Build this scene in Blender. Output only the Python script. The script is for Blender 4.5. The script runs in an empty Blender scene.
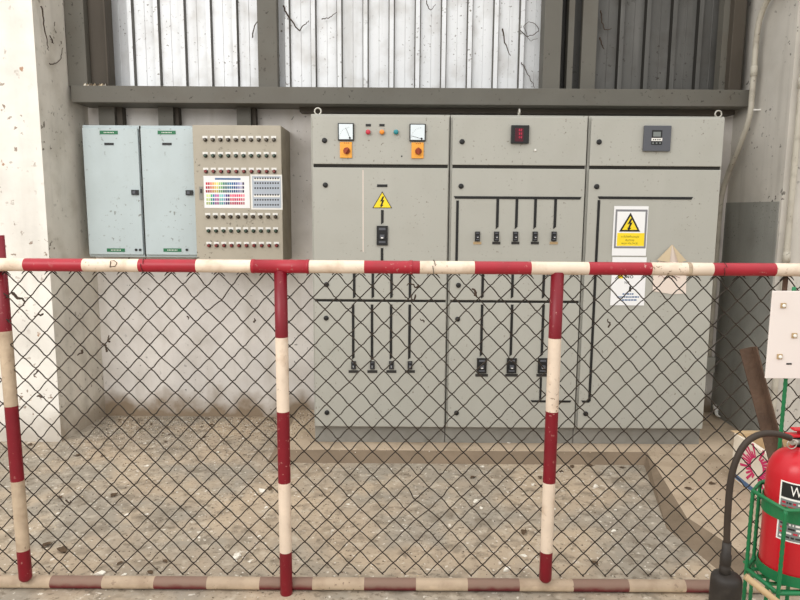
import bpy, math, random
from mathutils import Vector, Matrix
R = random.Random(7)
S = bpy.context.scene
COL = S.collection
PI = math.pi
# ---------------------------------------------------------------- camera geometry (800x600)
F = 650.0
TH = math.radians(7.9); RO = math.radians(0.38)
CAM = Vector((0, 0, 1.64))
_f = Vector((0, math.cos(TH), -math.sin(TH))); _u = Vector((0, math.sin(TH), math.cos(TH))); _r = Vector((1, 0, 0))
RT = _r*math.cos(RO) + _u*math.sin(RO); UP = -_r*math.sin(RO) + _u*math.cos(RO)
def ray(px, py): return _f*F + RT*(px-400) + UP*(300-py)
def P(px, py, Y):
    d = ray(px, py); return CAM + d*(Y/d.y)
def Pz(px, py, z):
    d = ray(px, py); return CAM + d*((z-CAM.z)/d.z)
def PX(px, py, X):
    d = ray(px, py); return CAM + d*(X/d.x)
cam = bpy.data.objects.new('camera', bpy.data.cameras.new('camera')); COL.objects.link(cam)
cam.data.lens = F*36/800; cam.data.sensor_width = 36; cam.data.clip_start = .05
M3 = Matrix((RT, UP, -_f)).transposed()
cam.matrix_world = Matrix.Translation(CAM) @ M3.to_4x4()
S.camera = cam

# ---------------------------------------------------------------- materials
def lin(c): return tuple((x/12.92 if x <= .04045 else ((x+.055)/1.055)**2.4) for x in [v/255 for v in c])
MATS = {}
def mat(name, rgb, rough=.6, metal=0, var=.12, vs=2.5, dirt=0, dirtc=(70,62,50), ds=9, spots=0, spotc=(45,38,30), ss=70,
        streak=0, streakc=(90,82,70), bump=0, bs=60, patch=None, coords='Object', trans=0, emit=0, spec=.4, base=0, dust=0):
    m = bpy.data.materials.new(name); m.use_nodes = True; MATS[name] = m
    nt = m.node_tree; N = nt.nodes; L = nt.links; b = N['Principled BSDF']
    b.inputs['Roughness'].default_value = rough; b.inputs['Metallic'].default_value = metal
    b.inputs['Specular IOR Level'].default_value = spec
    if trans: b.inputs['Transmission Weight'].default_value = trans
    tc = N.new('ShaderNodeTexCoord'); co = tc.outputs[coords]
    def noise(scale, detail=4, stretch=None, off=0):
        n = N.new('ShaderNodeTexNoise'); n.inputs['Scale'].default_value = scale; n.inputs['Detail'].default_value = detail
        mp = N.new('ShaderNodeMapping'); L.new(co, mp.inputs['Vector'])
        mp.inputs['Location'].default_value = (off, off*.7, off*1.3)
        if stretch: mp.inputs['Scale'].default_value = stretch
        L.new(mp.outputs[0], n.inputs['Vector']); return n.outputs['Fac']
    def ramp(fac, a, c, lo=0, hi=1):
        r = N.new('ShaderNodeMapRange'); r.inputs['From Min'].default_value = a; r.inputs['From Max'].default_value = c
        r.inputs['To Min'].default_value = lo; r.inputs['To Max'].default_value = hi; L.new(fac, r.inputs['Value']); return r.outputs[0]
    def mix(fac, A, B):
        x = N.new('ShaderNodeMix'); x.data_type = 'RGBA'
        if isinstance(fac, (int, float)): x.inputs[0].default_value = fac
        else: L.new(fac, x.inputs[0])
        for s, v in ((x.inputs[6], A), (x.inputs[7], B)):
            if isinstance(v, tuple): s.default_value = (*v, 1)
            else: L.new(v, s)
        return x.outputs[2]
    c = lin(rgb)
    if var:
        c = mix(ramp(noise(vs, 5), .3, .7), tuple(min(1, k*(1+var)) for k in c), tuple(k*(1-var) for k in c))
    if patch:
        for (pc, ps, pa, pb, pm) in patch:
            c = mix(ramp(noise(ps, 6, off=ps*3.1), pa, pb, 0, pm), c, lin(pc))
    if streak: c = mix(ramp(noise(9, 5, (1, 1, .09), 3), .52, .75, 0, streak), c, lin(streakc))
    if dirt: c = mix(ramp(noise(ds, 8, off=5), .5, .75, 0, dirt), c, lin(dirtc))
    if spots:
        f = ramp(noise(ss, 3, off=11), .66 - .06*spots, .70 - .06*spots, 0, .8)
        g = ramp(noise(3.1, 3, off=17), .45, .62, .08, 1)
        x = N.new('ShaderNodeMath'); x.operation = 'MULTIPLY'; L.new(f, x.inputs[0]); L.new(g, x.inputs[1])
        c = mix(x.outputs[0], c, lin(spotc))
    if base:
        sp = N.new('ShaderNodeSeparateXYZ'); L.new(co, sp.inputs[0])
        x = N.new('ShaderNodeMath'); x.operation = 'MULTIPLY_ADD'; L.new(noise(5, 5, off=23), x.inputs[0]); x.inputs[1].default_value = -.5; L.new(sp.outputs[2], x.inputs[2])
        c = mix(ramp(x.outputs[0], -.20, -.02, base, 0), c, lin((134, 116, 94)))
    if dust:
        ge = N.new('ShaderNodeNewGeometry'); sp = N.new('ShaderNodeSeparateXYZ'); L.new(ge.outputs['Normal'], sp.inputs[0])
        x = N.new('ShaderNodeMath'); x.operation = 'MULTIPLY_ADD'; L.new(noise(25, 6, off=31), x.inputs[0]); x.inputs[1].default_value = .9; L.new(sp.outputs[2], x.inputs[2])
        c = mix(ramp(x.outputs[0], .1, .75, 0, dust), c, lin((136, 116, 100)))
    if isinstance(c, tuple): b.inputs['Base Color'].default_value = (*c, 1)
    else: L.new(c, b.inputs['Base Color'])
    if emit:
        b.inputs['Emission Color'].default_value = (*lin(rgb), 1); b.inputs['Emission Strength'].default_value = emit
    if bump:
        bn = N.new('ShaderNodeBump'); bn.inputs['Strength'].default_value = bump; bn.inputs['Distance'].default_value = .01
        L.new(noise(bs, 6, off=2), bn.inputs['Height']); L.new(bn.outputs[0], b.inputs['Normal'])
    return m
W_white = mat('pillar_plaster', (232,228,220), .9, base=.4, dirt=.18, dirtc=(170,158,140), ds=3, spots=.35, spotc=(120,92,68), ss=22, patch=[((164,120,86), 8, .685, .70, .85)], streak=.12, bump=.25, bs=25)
W_back = mat('back_plaster', (214,209,204), .9, base=.95, dirt=.35, dirtc=(150,140,124), ds=4, spots=.25, ss=30, streak=.3, streakc=(160,150,134), bump=.25, bs=25)
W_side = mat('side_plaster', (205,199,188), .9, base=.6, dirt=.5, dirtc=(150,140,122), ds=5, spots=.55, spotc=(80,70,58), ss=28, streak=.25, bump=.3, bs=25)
W_right = mat('right_plaster', (198,193,184), .85, dirt=.3, dirtc=(140,132,118), ds=3, spots=.2, ss=30, streak=.3, bump=.15, bs=25)
W_lower = mat('lower_wall_grey', (146,146,140), .7, dirt=.4, dirtc=(95,92,84), ds=3, spots=.2, streak=.3, bump=.15)
M_floor = mat('dusty_concrete', (170,153,132), .95, var=.12, vs=1.3, bump=1, bs=22,
              patch=[((146,139,127), 1.9, .42, .58, .8), ((188,168,143), 3.1, .5, .66, .6), ((116,104,88), 11, .52, .66, .6), ((196,184,166), 14, .56, .68, .45), ((104,92,76), 34, .58, .66, .6), ((220,212,198), 38, .64, .70, .8)],
              spots=.5, spotc=(70,56,42), ss=85)
M_pad = mat('plinth_concrete', (178,160,138), .95, var=.12, vs=2, bump=.5, bs=25, patch=[((140,122,100), 5, .5, .7, .6)], spots=.35, spotc=(90,74,58), ss=70)
M_edge = mat('shaded_plinth_edge', (126,110,92), .95, var=.15, vs=3, bump=.5, bs=25, dirt=.5, dirtc=(96,84,68), ds=6)  # darker than the plinth top: shade of the edge faces put into the colour
M_rib = mat('dark_rib_side', (96,94,90), .7, var=.2, vs=9)  # rib sides, darker than the sheet faces
M_sheet = mat('white_sheet_metal', (222,224,226), .45, metal=.15, var=.05, dirt=.4, dirtc=(150,142,130), ds=6, spots=.42, spotc=(90,80,70), ss=45, streak=.45, streakc=(160,158,154))
M_gsheet = mat('grey_sheet_metal', (90,89,86), .55, metal=.25, var=.12, dirt=.4, dirtc=(62,56,48), ds=6, spots=.3, ss=40, streak=.4, streakc=(140,138,134))
M_beam = mat('grey_painted_steel', (99,96,88), .6, var=.08, dirt=.4, dirtc=(84,74,62), ds=4, spots=.25, ss=40, streak=.1)
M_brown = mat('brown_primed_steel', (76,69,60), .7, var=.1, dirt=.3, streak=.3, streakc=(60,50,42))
M_cab = mat('cabinet_grey_paint', (172,171,162), .5, var=.03, vs=1.5, dirt=.12, dirtc=(140,134,120), ds=5, spots=.12, spotc=(110,100,88), ss=60, streak=.12, streakc=(192,190,182))
M_plinth = mat('cabinet_plinth_paint', (140,138,131), .6, dirt=.3)
M_gap = mat('dark_gap', (42,40,36), .8, var=0)
M_blk = mat('black_plastic', (30,30,30), .45, var=.05)
M_line = mat('black_mimic_line', (26,26,25), .5, var=0)
M_lab = mat('dark_label', (48,46,44), .5, var=0)
M_labp = mat('peeled_label', (176,150,112), .6, var=.1)
M_blue = mat('pale_blue_grey_paint', (186,198,200), .42, var=.03, dirt=.2, dirtc=(150,158,154), ds=3, spots=.28, spotc=(110,110,104), ss=40, streak=.15, streakc=(160,168,166))
M_beige = mat('beige_paint', (174,166,150), .55, var=.04, dirt=.15, dirtc=(130,120,100), spots=.15, ss=50)
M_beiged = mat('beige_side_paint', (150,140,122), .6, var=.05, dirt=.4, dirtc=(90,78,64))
M_green = mat('green_label', (38,110,72), .5, var=0)
M_wht = mat('white_label', (232,230,224), .6, var=0)
M_paper = mat('white_paper', (236,236,236), .7, var=.02)
M_cream_p = mat('aged_paper', (226,212,200), .8, var=.05, dirt=.2, dirtc=(190,150,140))
M_tan = mat('tan_paper', (196,178,148), .8, var=.08)
M_grp = mat('grey_card', (176,184,194), .6, var=.05)
M_signgrey = mat('sign_grey_border', (128,128,132), .6, var=0)
M_yel = mat('sign_yellow', (242,214,40), .5, var=.02)
M_red = mat('red_gloss_paint', (158,32,46), .42, var=.12, vs=8, dirt=.2, dirtc=(120,60,55), ds=14, spots=.2, spotc=(190,150,140), ss=60)
M_redp = mat('deep_red_paint', (118,10,28), .42, var=.1, vs=8, dirt=.15, dirtc=(110,50,50), ds=14, spots=.15, spotc=(180,130,120), ss=60)
M_redd = mat('dusty_red_paint', (104,34,38), .7, dust=.75, var=.15, vs=10, dirt=.3, dirtc=(120,90,80), ds=8, spots=.2)
M_cream = mat('cream_gloss_paint', (222,204,184), .5, var=.08, vs=8, dirt=.7, dirtc=(184,156,130), ds=16, spots=.6, spotc=(110,84,60), ss=70)
M_creamd = mat('dusty_cream_paint', (196,176,150), .8, dust=.45, var=.12, vs=10, dirt=.7, dirtc=(146,124,100), ds=12, spots=.5, spotc=(90,70,52), ss=60)
M_wire = mat('weathered_wire', (52,43,34), .6, metal=.3, var=.3, vs=5)
M_rust = mat('rusty_steel', (90,70,56), .85, var=.25, vs=14, dirt=.5, dirtc=(82,64,56), ds=20, bump=.4)
M_steel = mat('galvanised_steel', (186,182,172), .4, metal=.7, var=.1)
M_pipe = mat('old_conduit_paint', (186,180,166), .6, var=.08, dirt=.5, dirtc=(120,108,92), ds=14, spots=.3)
M_leaf = mat('dried_leaf_brown', (84,66,48), .9, var=.3, vs=20)
M_vine = mat('dried_vine_brown', (66,54,44), .9, var=.2, vs=20)
M_chip = mat('white_chip', (226,220,208), .8, var=.05)
M_ext = mat('extinguisher_red', (190,26,38), .3, var=.05, dirt=.12, dirtc=(150,60,60))
M_hose = mat('brown_black_hose', (52,42,34), .6, var=.15, vs=20)
M_rub = mat('black_rubber', (38,33,29), .6, var=.15, vs=20, dirt=.25, dirtc=(80,74,66), ds=30)
M_grn = mat('green_paint', (22,112,66), .45, var=.15, vs=14, dirt=.3, dirtc=(70,90,60), ds=20)
M_board = mat('white_acrylic_board', (228,218,212), .35, var=.03, dirt=.12, dirtc=(200,180,170))
M_card = mat('cardboard', (196,168,130), .9, var=.06)
M_boxw = mat('printed_white_card', (232,222,206), .8, var=.05, dirt=.3, dirtc=(200,180,150))
M_pink = mat('pink_print', (206,48,104), .7, var=.1)
M_bluep = mat('blue_print', (84,112,150), .7, var=.05)
M_dot = {k: mat('lens_'+k, c, .25, var=0, spec=.7) for k, c in dict(red=(190,36,60), orange=(232,140,36), teal=(20,130,140), dred=(120,36,34), dgreen=(44,66,50), amber=(70,58,40)).items()}
M_orange = mat('orange_switch_plate', (240,168,66), .5, var=.05)
M_knob = mat('red_brown_knob', (150,62,30), .4, var=.1)
M_face = mat('meter_face', (222,232,236), .3, var=0)
M_dgrey = mat('dark_grey_plastic', (86,88,94), .5, var=.03)
M_screen = mat('lcd_grey', (120,126,124), .3, var=0)
M_led = mat('red_led', (190,40,70), .4, var=0, emit=.35)
M_ledbg = mat('red_window', (74,14,30), .3, var=0)

# ---------------------------------------------------------------- mesh builder
class MB:
    def __init__(s): s.v = []; s.f = []; s.m = []; s.sm = []; s.mats = []
    def mi(s, m):
        if m not in s.mats: s.mats.append(m)
        return s.mats.index(m)
    def add(s, vs, fs, m, smooth=False):
        o = len(s.v); s.v += [Vector(v) for v in vs]; k = s.mi(m)
        for f in fs: s.f.append([i+o for i in f]); s.m.append(k); s.sm.append(smooth)
        return s
    def box(s, x0, x1, y0, y1, z0, z1, m, mt=None):
        vs = [(x, y, z) for x in (x0, x1) for y in (y0, y1) for z in (z0, z1)]
        if mt: vs = [mt @ Vector(v) for v in vs]
        return s.add(vs, [(0,1,3,2), (4,6,7,5), (0,4,5,1), (2,3,7,6), (0,2,6,4), (1,5,7,3)], m)
    def tube(s, pts, rad, m, n=14, caps=True, ms=None, closed=False):
        pts = [Vector(p) for p in pts]; k = len(pts)
        rad = [rad]*k if not isinstance(rad, (list, tuple)) else rad
        T = []
        for i in range(k):
            if closed: t = pts[(i+1) % k] - pts[i-1]
            else: t = pts[min(i+1, k-1)] - pts[max(i-1, 0)]
            T.append(t.normalized())
        a = Vector((0, 0, 1)) if abs(T[0].z) < .9 else Vector((0, 1, 0))
        nrm = (a - T[0]*a.dot(T[0])).normalized()
        o = len(s.v)
        for i in range(k):
            nrm = (nrm - T[i]*nrm.dot(T[i])).normalized(); b = T[i].cross(nrm)
            for j in range(n):
                an = 2*PI*j/n; s.v.append(pts[i] + (nrm*math.cos(an) + b*math.sin(an))*rad[i])
        kk = k if closed else k-1
        for i in range(kk):
            mm = s.mi(ms[i]) if ms else s.mi(m)
            i2 = (i+1) % k
            for j in range(n):
                s.f.append([o+i*n+j, o+i*n+(j+1) % n, o+i2*n+(j+1) % n, o+i2*n+j]); s.m.append(mm); s.sm.append(True)
        if caps and not closed:
            s.f.append([o+j for j in range(n)][::-1]); s.m.append(s.mi(ms[0] if ms else m)); s.sm.append(False)
            s.f.append([o+(k-1)*n+j for j in range(n)]); s.m.append(s.mi(ms[-1] if ms else m)); s.sm.append(False)
        return s
    def lathe(s, prof, c, m, n=40, axis='z', ms=None):
        """prof: list of (radius, height) ; c: base centre"""
        c = Vector(c); o = len(s.v); k = len(prof)
        for r, h in prof:
            for j in range(n):
                a = 2*PI*j/n; x, y = r*math.cos(a), r*math.sin(a)
                s.v.append(c + (Vector((x, y, h)) if axis == 'z' else Vector((x, -h, y))))
        for i in range(k-1):
            mm = s.mi(ms[i]) if ms else s.mi(m)
            for j in range(n):
                s.f.append([o+i*n+j, o+i*n+(j+1) % n, o+(i+1)*n+(j+1) % n, o+(i+1)*n+j]); s.m.append(mm); s.sm.append(True)
        s.f.append([o+j for j in range(n)][::-1]); s.m.append(s.mi(m)); s.sm.append(False)
        s.f.append([o+(k-1)*n+j for j in range(n)]); s.m.append(s.mi(m)); s.sm.append(False)
        return s
    def prism(s, poly, y0, y1, m):
        """poly of (x,z) extruded along y"""
        n = len(poly); vs = [(x, y0, z) for x, z in poly] + [(x, y1, z) for x, z in poly]
        fs = [list(range(n))[::-1], list(range(n, 2*n))] + [[i, (i+1) % n, n+(i+1) % n, n+i] for i in range(n)]
        return s.add(vs, fs, m)
    def plate(s, pa, pb, Y, m, t=.002):
        """rect on a plane y=Y facing -y, from two image corners"""
        my = (pa[1]+pb[1])/2; mx = (pa[0]+pb[0])/2
        a = Vector((P(pa[0], my, Y).x, 0, P(mx, pa[1], Y).z)); b = Vector((P(pb[0], my, Y).x, 0, P(mx, pb[1], Y).z))
        return s.box(min(a.x, b.x), max(a.x, b.x), Y-t, Y, min(a.z, b.z), max(a.z, b.z), m)
    def mesh(s, name, off):
        me = bpy.data.meshes.new(name)
        me.from_pydata([v-off for v in s.v], [], s.f)
        for m in s.mats: me.materials.append(m)
        for p, k, sm in zip(me.polygons, s.m, s.sm): p.material_index = k; p.use_smooth = sm
        import bmesh
        b = bmesh.new(); b.from_mesh(me); bmesh.ops.recalc_face_normals(b, faces=b.faces); b.to_mesh(me); b.free()
        return me
def wloc(o):
    v = o.location.copy()
    while o.parent: o = o.parent; v = v + o.location
    return v
def part(name, mb, parent, bevel=0, label=None, kind=None):
    off = wloc(parent); o = bpy.data.objects.new(name, mb.mesh(name, off)); COL.objects.link(o); o.parent = parent
    if bevel: bev(o, bevel)
    if label: o['label'] = label
    if kind: o['kind'] = kind
    return o
def bev(o, w, seg=2):
    b = o.modifiers.new('bevel', 'BEVEL'); b.width = w; b.segments = seg; b.limit_method = 'ANGLE'; b.angle_limit = .6
def tag(o, label, cat, group=None):
    o['label'] = label; o['category'] = cat
    if group: o['group'] = group
    return o
def root(name, loc, label, cat, group=None):
    o = bpy.data.objects.new(name, None); o.empty_display_size = .05; COL.objects.link(o); o.location = loc
    return tag(o, label, cat, group)
def single(name, mb, label, cat, group=None, bevel=0, kind=None):
    xs = [v.x for v in mb.v]; ys = [v.y for v in mb.v]; z = min(v.z for v in mb.v)
    loc = Vector(((min(xs)+max(xs))/2, (min(ys)+max(ys))/2, z))
    o = bpy.data.objects.new(name, mb.mesh(name, loc)); COL.objects.link(o); o.location = loc
    if bevel: bev(o, bevel)
    if kind: o['kind'] = kind
    return tag(o, label, cat, group)
def struct(name, mb, label=None, bevel=0):
    o = bpy.data.objects.new(name, mb.mesh(name, Vector((0, 0, 0)))); COL.objects.link(o); o['kind'] = 'structure'
    if bevel: bev(o, bevel)
    if label: o['label'] = label
    return o
def text(s, width, height, x, z, Y, m, mb):
    """flat lettering facing -y, centred on x,z, added to mb"""
    cu = bpy.data.curves.new('t', 'FONT'); cu.body = s; cu.extrude = 0; cu.resolution_u = 3
    o = bpy.data.objects.new('t', cu); COL.objects.link(o)
    dg = bpy.context.evaluated_depsgraph_get(); dg.update()
    me = bpy.data.meshes.new_from_object(o.evaluated_get(dg))
    if len(me.vertices):
        xs = [v.co.x for v in me.vertices]; ys = [v.co.y for v in me.vertices]
        w = max(xs)-min(xs); h = max(ys)-min(ys); cx = (max(xs)+min(xs))/2; cy = (max(ys)+min(ys))/2
        vs = [(x + (v.co.x-cx)/w*width, Y, z + (v.co.y-cy)/h*height) for v in me.vertices]
        mb.add(vs, [list(p.vertices) for p in me.polygons], m)
    bpy.data.objects.remove(o); bpy.data.curves.remove(cu); bpy.data.meshes.remove(me)
    return mb

# ================================================================ THE SETTING
XL, XR = -2.34, 2.48
YW = 5.0
struct('floor', MB().box(-7, 7, -4, 5.2, -.2, 0, M_floor))
# raised concrete plinth, L shaped, sloping edges
TOPZ = .065
top = [(-.80, 5.0), (-.80, 4.125), (1.64, 4.125), (1.50, 3.2), (1.60, 2.86), (1.95, 2.72), (4.5, 2.72), (4.5, 4.2), (2.48, 4.2), (2.48, 5.0)]
low = [(-.86, 5.0), (-.86, 4.055), (1.60, 4.055), (1.40, 3.2), (1.48, 2.80), (1.92, 2.66), (4.5, 2.66), (4.5, 4.2), (2.48, 4.2), (2.48, 5.0)]
n = len(top)
mb = MB().add([(x, y, TOPZ) for x, y in top] + [(x, y, 0) for x, y in low], [list(range(n))] + [[i, (i+1) % n, n+(i+1) % n, n+i] for i in range(n)], M_pad)
mb.m[1:] = [mb.mi(M_edge)]*(len(mb.m)-1)
struct('trim_1', mb, bevel=.012)
XL2 = -2.385
mb = MB()
poly = [(-7, 4.41), (XL2, 4.41), (XL, 5.0), (XL, 5.2), (-7, 5.2)]
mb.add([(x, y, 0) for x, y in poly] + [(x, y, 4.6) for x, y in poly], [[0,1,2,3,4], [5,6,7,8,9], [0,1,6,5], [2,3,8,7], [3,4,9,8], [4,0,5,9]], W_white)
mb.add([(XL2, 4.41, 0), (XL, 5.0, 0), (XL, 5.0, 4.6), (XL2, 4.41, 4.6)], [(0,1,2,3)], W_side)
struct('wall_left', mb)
mb = MB().box(XR, 7, 4.28, 5.2, 0, 4.6, W_right)
mb.box(XR-.006, XR+.01, 4.30, 5.0, 0, 1.71, W_lower)  # lower part of the wall in a darker grey
struct('wall_right', mb)
struct('wall_back', MB().box(XL, XR, YW, 5.2, 0, 2.46, W_back))
# corrugated sheets above
def sheet(name, x0, x1, m, pitch=.1905, ph=0, Y=4.99):
    pts = []; x = x0 - ((x0-ph) % pitch)
    prof = [(0, 0), (.008, -.036), (.038, -.036), (.046, 0), (.118, 0), (.121, -.0025), (.124, 0)]
    while x < x1:
        for dx, dy in prof:
            if x0 <= x+dx <= x1: pts.append((x+dx, Y+dy))
        x += pitch
    pts = [(x0, Y)] + pts + [(x1, Y)]
    z0, z1 = 2.44, 4.6; k = len(pts)
    vs = [(a, b, z0) for a, b in pts] + [(a, b, z1) for a, b in pts] + [(a, b+.004, z0) for a, b in pts] + [(a, b+.004, z1) for a, b in pts]
    fs = [(i, i+1, k+i+1, k+i) for i in range(k-1)] + [(2*k+i, 3*k+i, 3*k+i+1, 2*k+i+1) for i in range(k-1)]
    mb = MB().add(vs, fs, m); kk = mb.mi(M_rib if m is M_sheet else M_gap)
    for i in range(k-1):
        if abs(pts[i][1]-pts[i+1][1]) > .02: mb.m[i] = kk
    struct(name, mb)
xc1 = P(560, 50, 4.9).x
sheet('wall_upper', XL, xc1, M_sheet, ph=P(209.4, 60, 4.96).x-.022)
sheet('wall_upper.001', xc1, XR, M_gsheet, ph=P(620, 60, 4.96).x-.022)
bpy.data.objects['wall_upper']['label'] = 'white corrugated sheet cladding above the beam'
bpy.data.objects['wall_upper.001']['label'] = 'dark grey corrugated sheet cladding above the beam'
# steel channel beam (C section open at the back) and columns
zb0 = P(400, 104.3, 4.72).z; zb1 = P(400, 87.5, 4.72).z
bm_ = MB().box(XL+.02, XR-.03, 4.72, 4.73, zb0, zb1, M_beam).box(XL+.02, XR-.03, 4.73, 4.985, zb1-.01, zb1, M_beam).box(XL+.02, XR-.03, 4.73, 4.985, zb0, zb0+.01, M_beam)
struct('trim_2', bm_, 'long grey steel channel beam across the wall', bevel=.003)
def column(name, px0, px1, Y0, Y1, m, label, py=40):
    a = P(px0, py, Y0).x; b = P(px1, py, Y0).x
    struct(name, MB().box(a, b, Y0, Y1, zb1+.001, 4.6, m), label, bevel=.004)
column('trim_3', 257.5, 277, 4.86, 4.94, M_beam, 'grey steel post above the beam behind the beige panel')
column('trim_4', 544, 561.5, 4.80, 4.94, M_beam, 'grey steel post above the middle switchboard unit')
column('trim_5', 568, 574, 4.86, 4.94, M_beam, 'narrow dark steel post flange')
column('trim_6', 582, 597, 4.90, 4.945, M_beam, 'narrow grey steel strip on the dark sheets')
a = P(66, 40, 4.76).x; b = P(85, 40, 4.76).x; c = P(105, 40, 4.76).x
struct('trim_7', MB().box(a, b, 4.76, 4.94, zb1+.001, 4.6, M_beam), 'grey steel column flange at the left corner', bevel=.004)
struct('trim_8', MB().box(b+.001, c, 4.82, 4.90, zb1+.001, 4.6, M_brown).box(c-.012, c, 4.78, 4.82, zb1+.001, 4.6, M_brown), 'brown steel column web at the left corner', bevel=.003)
struct('trim_16', MB().box(P(722, 40, 4.86).x, P(731, 40, 4.86).x, 4.86, 4.94, zb1+.001, 4.6, M_beam), 'pale steel strip beside the dark brown column')
a = P(732, 40, 4.80).x
struct('trim_9', MB().box(a, XR-.06, 4.80, 4.94, zb1+.001, 4.6, M_brown), 'dark brown steel column at the right corner', bevel=.004)
struct('trim_17', MB().box(P(300, 110, 4.9).x, XR-.05, 4.88, 4.998, P(500, 113, 4.88).z, zb0-.001, M_brown), 'dark brown strip added as the shade under the beam, behind the cabinets')  # added strip, its dark colour stands in for the shade under the beam
# stubs that carry the beam down the wall
for k, (p0, p1, w) in enumerate([(101, 117, 0), (117, 123, 1), (160, 175, 0), (175, 179, 1), (238, 252, 0), (252, 256, 1)]):
    a = P(p0, 115, 4.94).x; b = P(p1, 115, 4.94).x
    struct('trim_%d' % (10+k), MB().box(a, b-.001, 4.90 if not w else 4.93, 4.999, 2.05, zb0-.001, M_beam if not w else M_brown))

# ================================================================ SWITCHBOARD UNITS
YF = 4.22
def zy(py): return P(515, py, YF).z
ZT = zy(114.8); ZB = TOPZ+.0005; ZP = zy(428.5)
zr = dict(t0=zy(116.8), t1=zy(165.6), m0=zy(168.6), m1=zy(300.8), b0=zy(303), b1=zy(428))
def cabinet_shell(label, x0, x1, single_door, group):
    r = root('electrical_cabinet', ((x0+x1)/2, 4.55, ZB), label, 'electrical cabinet', group)
    g = .0025
    mb = MB().box(x0+g, x1-g, YF+.022, 4.92, ZP, ZT, M_cab)
    part('body', mb, r, bevel=.004)
    part('plinth', MB().box(x0+g, x1-g, YF+.05, 4.9, ZB, ZP-.001, M_plinth), r)
    part('door_gap_shade', MB().box(x0+.018, x1-.014, YF+.012, YF+.021, ZP+.008, ZT-.012, M_gap), r)  # dark sheet behind the doors, paints the shade seen in their gaps
    doors = [(zr['t1'], zr['t0'])] + ([(zr['b1'], zr['m0'])] if single_door else [(zr['m1'], zr['m0']), (zr['b1'], zr['b0'])])
    ds = []
    for z0, z1 in doors:
        ds.append(part('door', MB().box(x0+.014, x1-.010, YF, YF+.0115, z0+.002, z1, M_cab), r, bevel=.004))
    return r, ds
def lock(px, py, d):
    c = P(px, py, YF)
    part('lock', MB().lathe([(.0165, .0), (.0165, .006), (.013, .009), (.006, .010)], (c.x, YF-.0003, c.z), M_blk, 20, 'y'), d)
def eyebolt(px, py, r, edge=False):
    c = P(px, py, 4.40)
    mb = MB(); R0 = .021; z = ZT + R0 + .018
    pts = []
    for k in range(20):
        a = 2*PI*k/20
        pts.append((c.x + (0 if edge else R0*math.cos(a)), 4.40 + (R0*math.cos(a) if edge else 0), z + R0*math.sin(a)))
    mb.tube(pts, .0055, M_steel, 10, closed=True)
    mb.tube([(c.x, 4.40, ZT+.0005), (c.x, 4.40, ZT+.022)], .008, M_steel, 12)
    mb.lathe([(.016, 0), (.016, .005)], (c.x, 4.40, ZT+.0005), M_steel, 16)
    part('lifting_eye', mb, r)
def vline(px0, y0, px1, y1, d, w=2.6, cut=0):
    a = P(px0, y0, YF); b = P(px1, y1, YF); h = w/2*a.y/F
    x = (a.x+b.x)/2
    z0, z1 = min(a.z, b.z), max(a.z, b.z)
    part('mimic_line', MB().prism([(x-h, z1), (x+h, z1), (x+h, z0+cut), (x-h, z0)], YF-.003, YF-.0005, M_line), d)
def hline(px0, px1, py, d, w=2.6):
    a = P(px0, py, YF); b = P(px1, py, YF); h = w/2*a.y/F; z = (a.z+b.z)/2
    part('mimic_line', MB().prism([(a.x, z+h), (b.x, z+h), (b.x-.01, z-h), (a.x+.01, z-h)], YF-.003, YF-.0005, M_line), d)
def breaker(px, py, w, h, d, ly=None, lw=10, lm=M_lab):
    a = P(px-w/2, py-h/2, YF); b = P(px+w/2, py+h/2, YF); cx = (a.x+b.x)/2; W = b.x-a.x; H = a.z-b.z
    o = part('breaker_switch', MB().box(a.x, b.x, YF-.012, YF-.0005, b.z, a.z, M_blk)
             .box(cx-W*.3, cx+W*.3, YF-.015, YF-.012, b.z+H*.12, b.z+H*.22, M_dgrey)
             .box(cx-W*.3, cx+W*.3, YF-.015, YF-.012, a.z-H*.22, a.z-H*.1, M_dgrey), d)
    part('toggle', MB().box(cx-W*.2, cx+W*.2, YF-.03, YF-.0125, b.z+H*.35, b.z+H*.55, M_dgrey).box(cx-W*.1, cx+W*.1, YF-.032, YF-.03, b.z+H*.36, b.z+H*.42, M_wht), o)
    if ly: part('name_plate', MB().plate((px-lw/2, ly-1.3), (px+lw/2, ly+1.3), YF-.0004, lm, .003), d)

XA, XB, XC, XD = P(311.6, 250, YF).x, P(448.5, 250, YF).x, P(583.5, 250, YF).x, P(717, 250, YF).x
grp = 'grey switchboard cabinets standing side by side on the concrete plinth'
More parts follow.
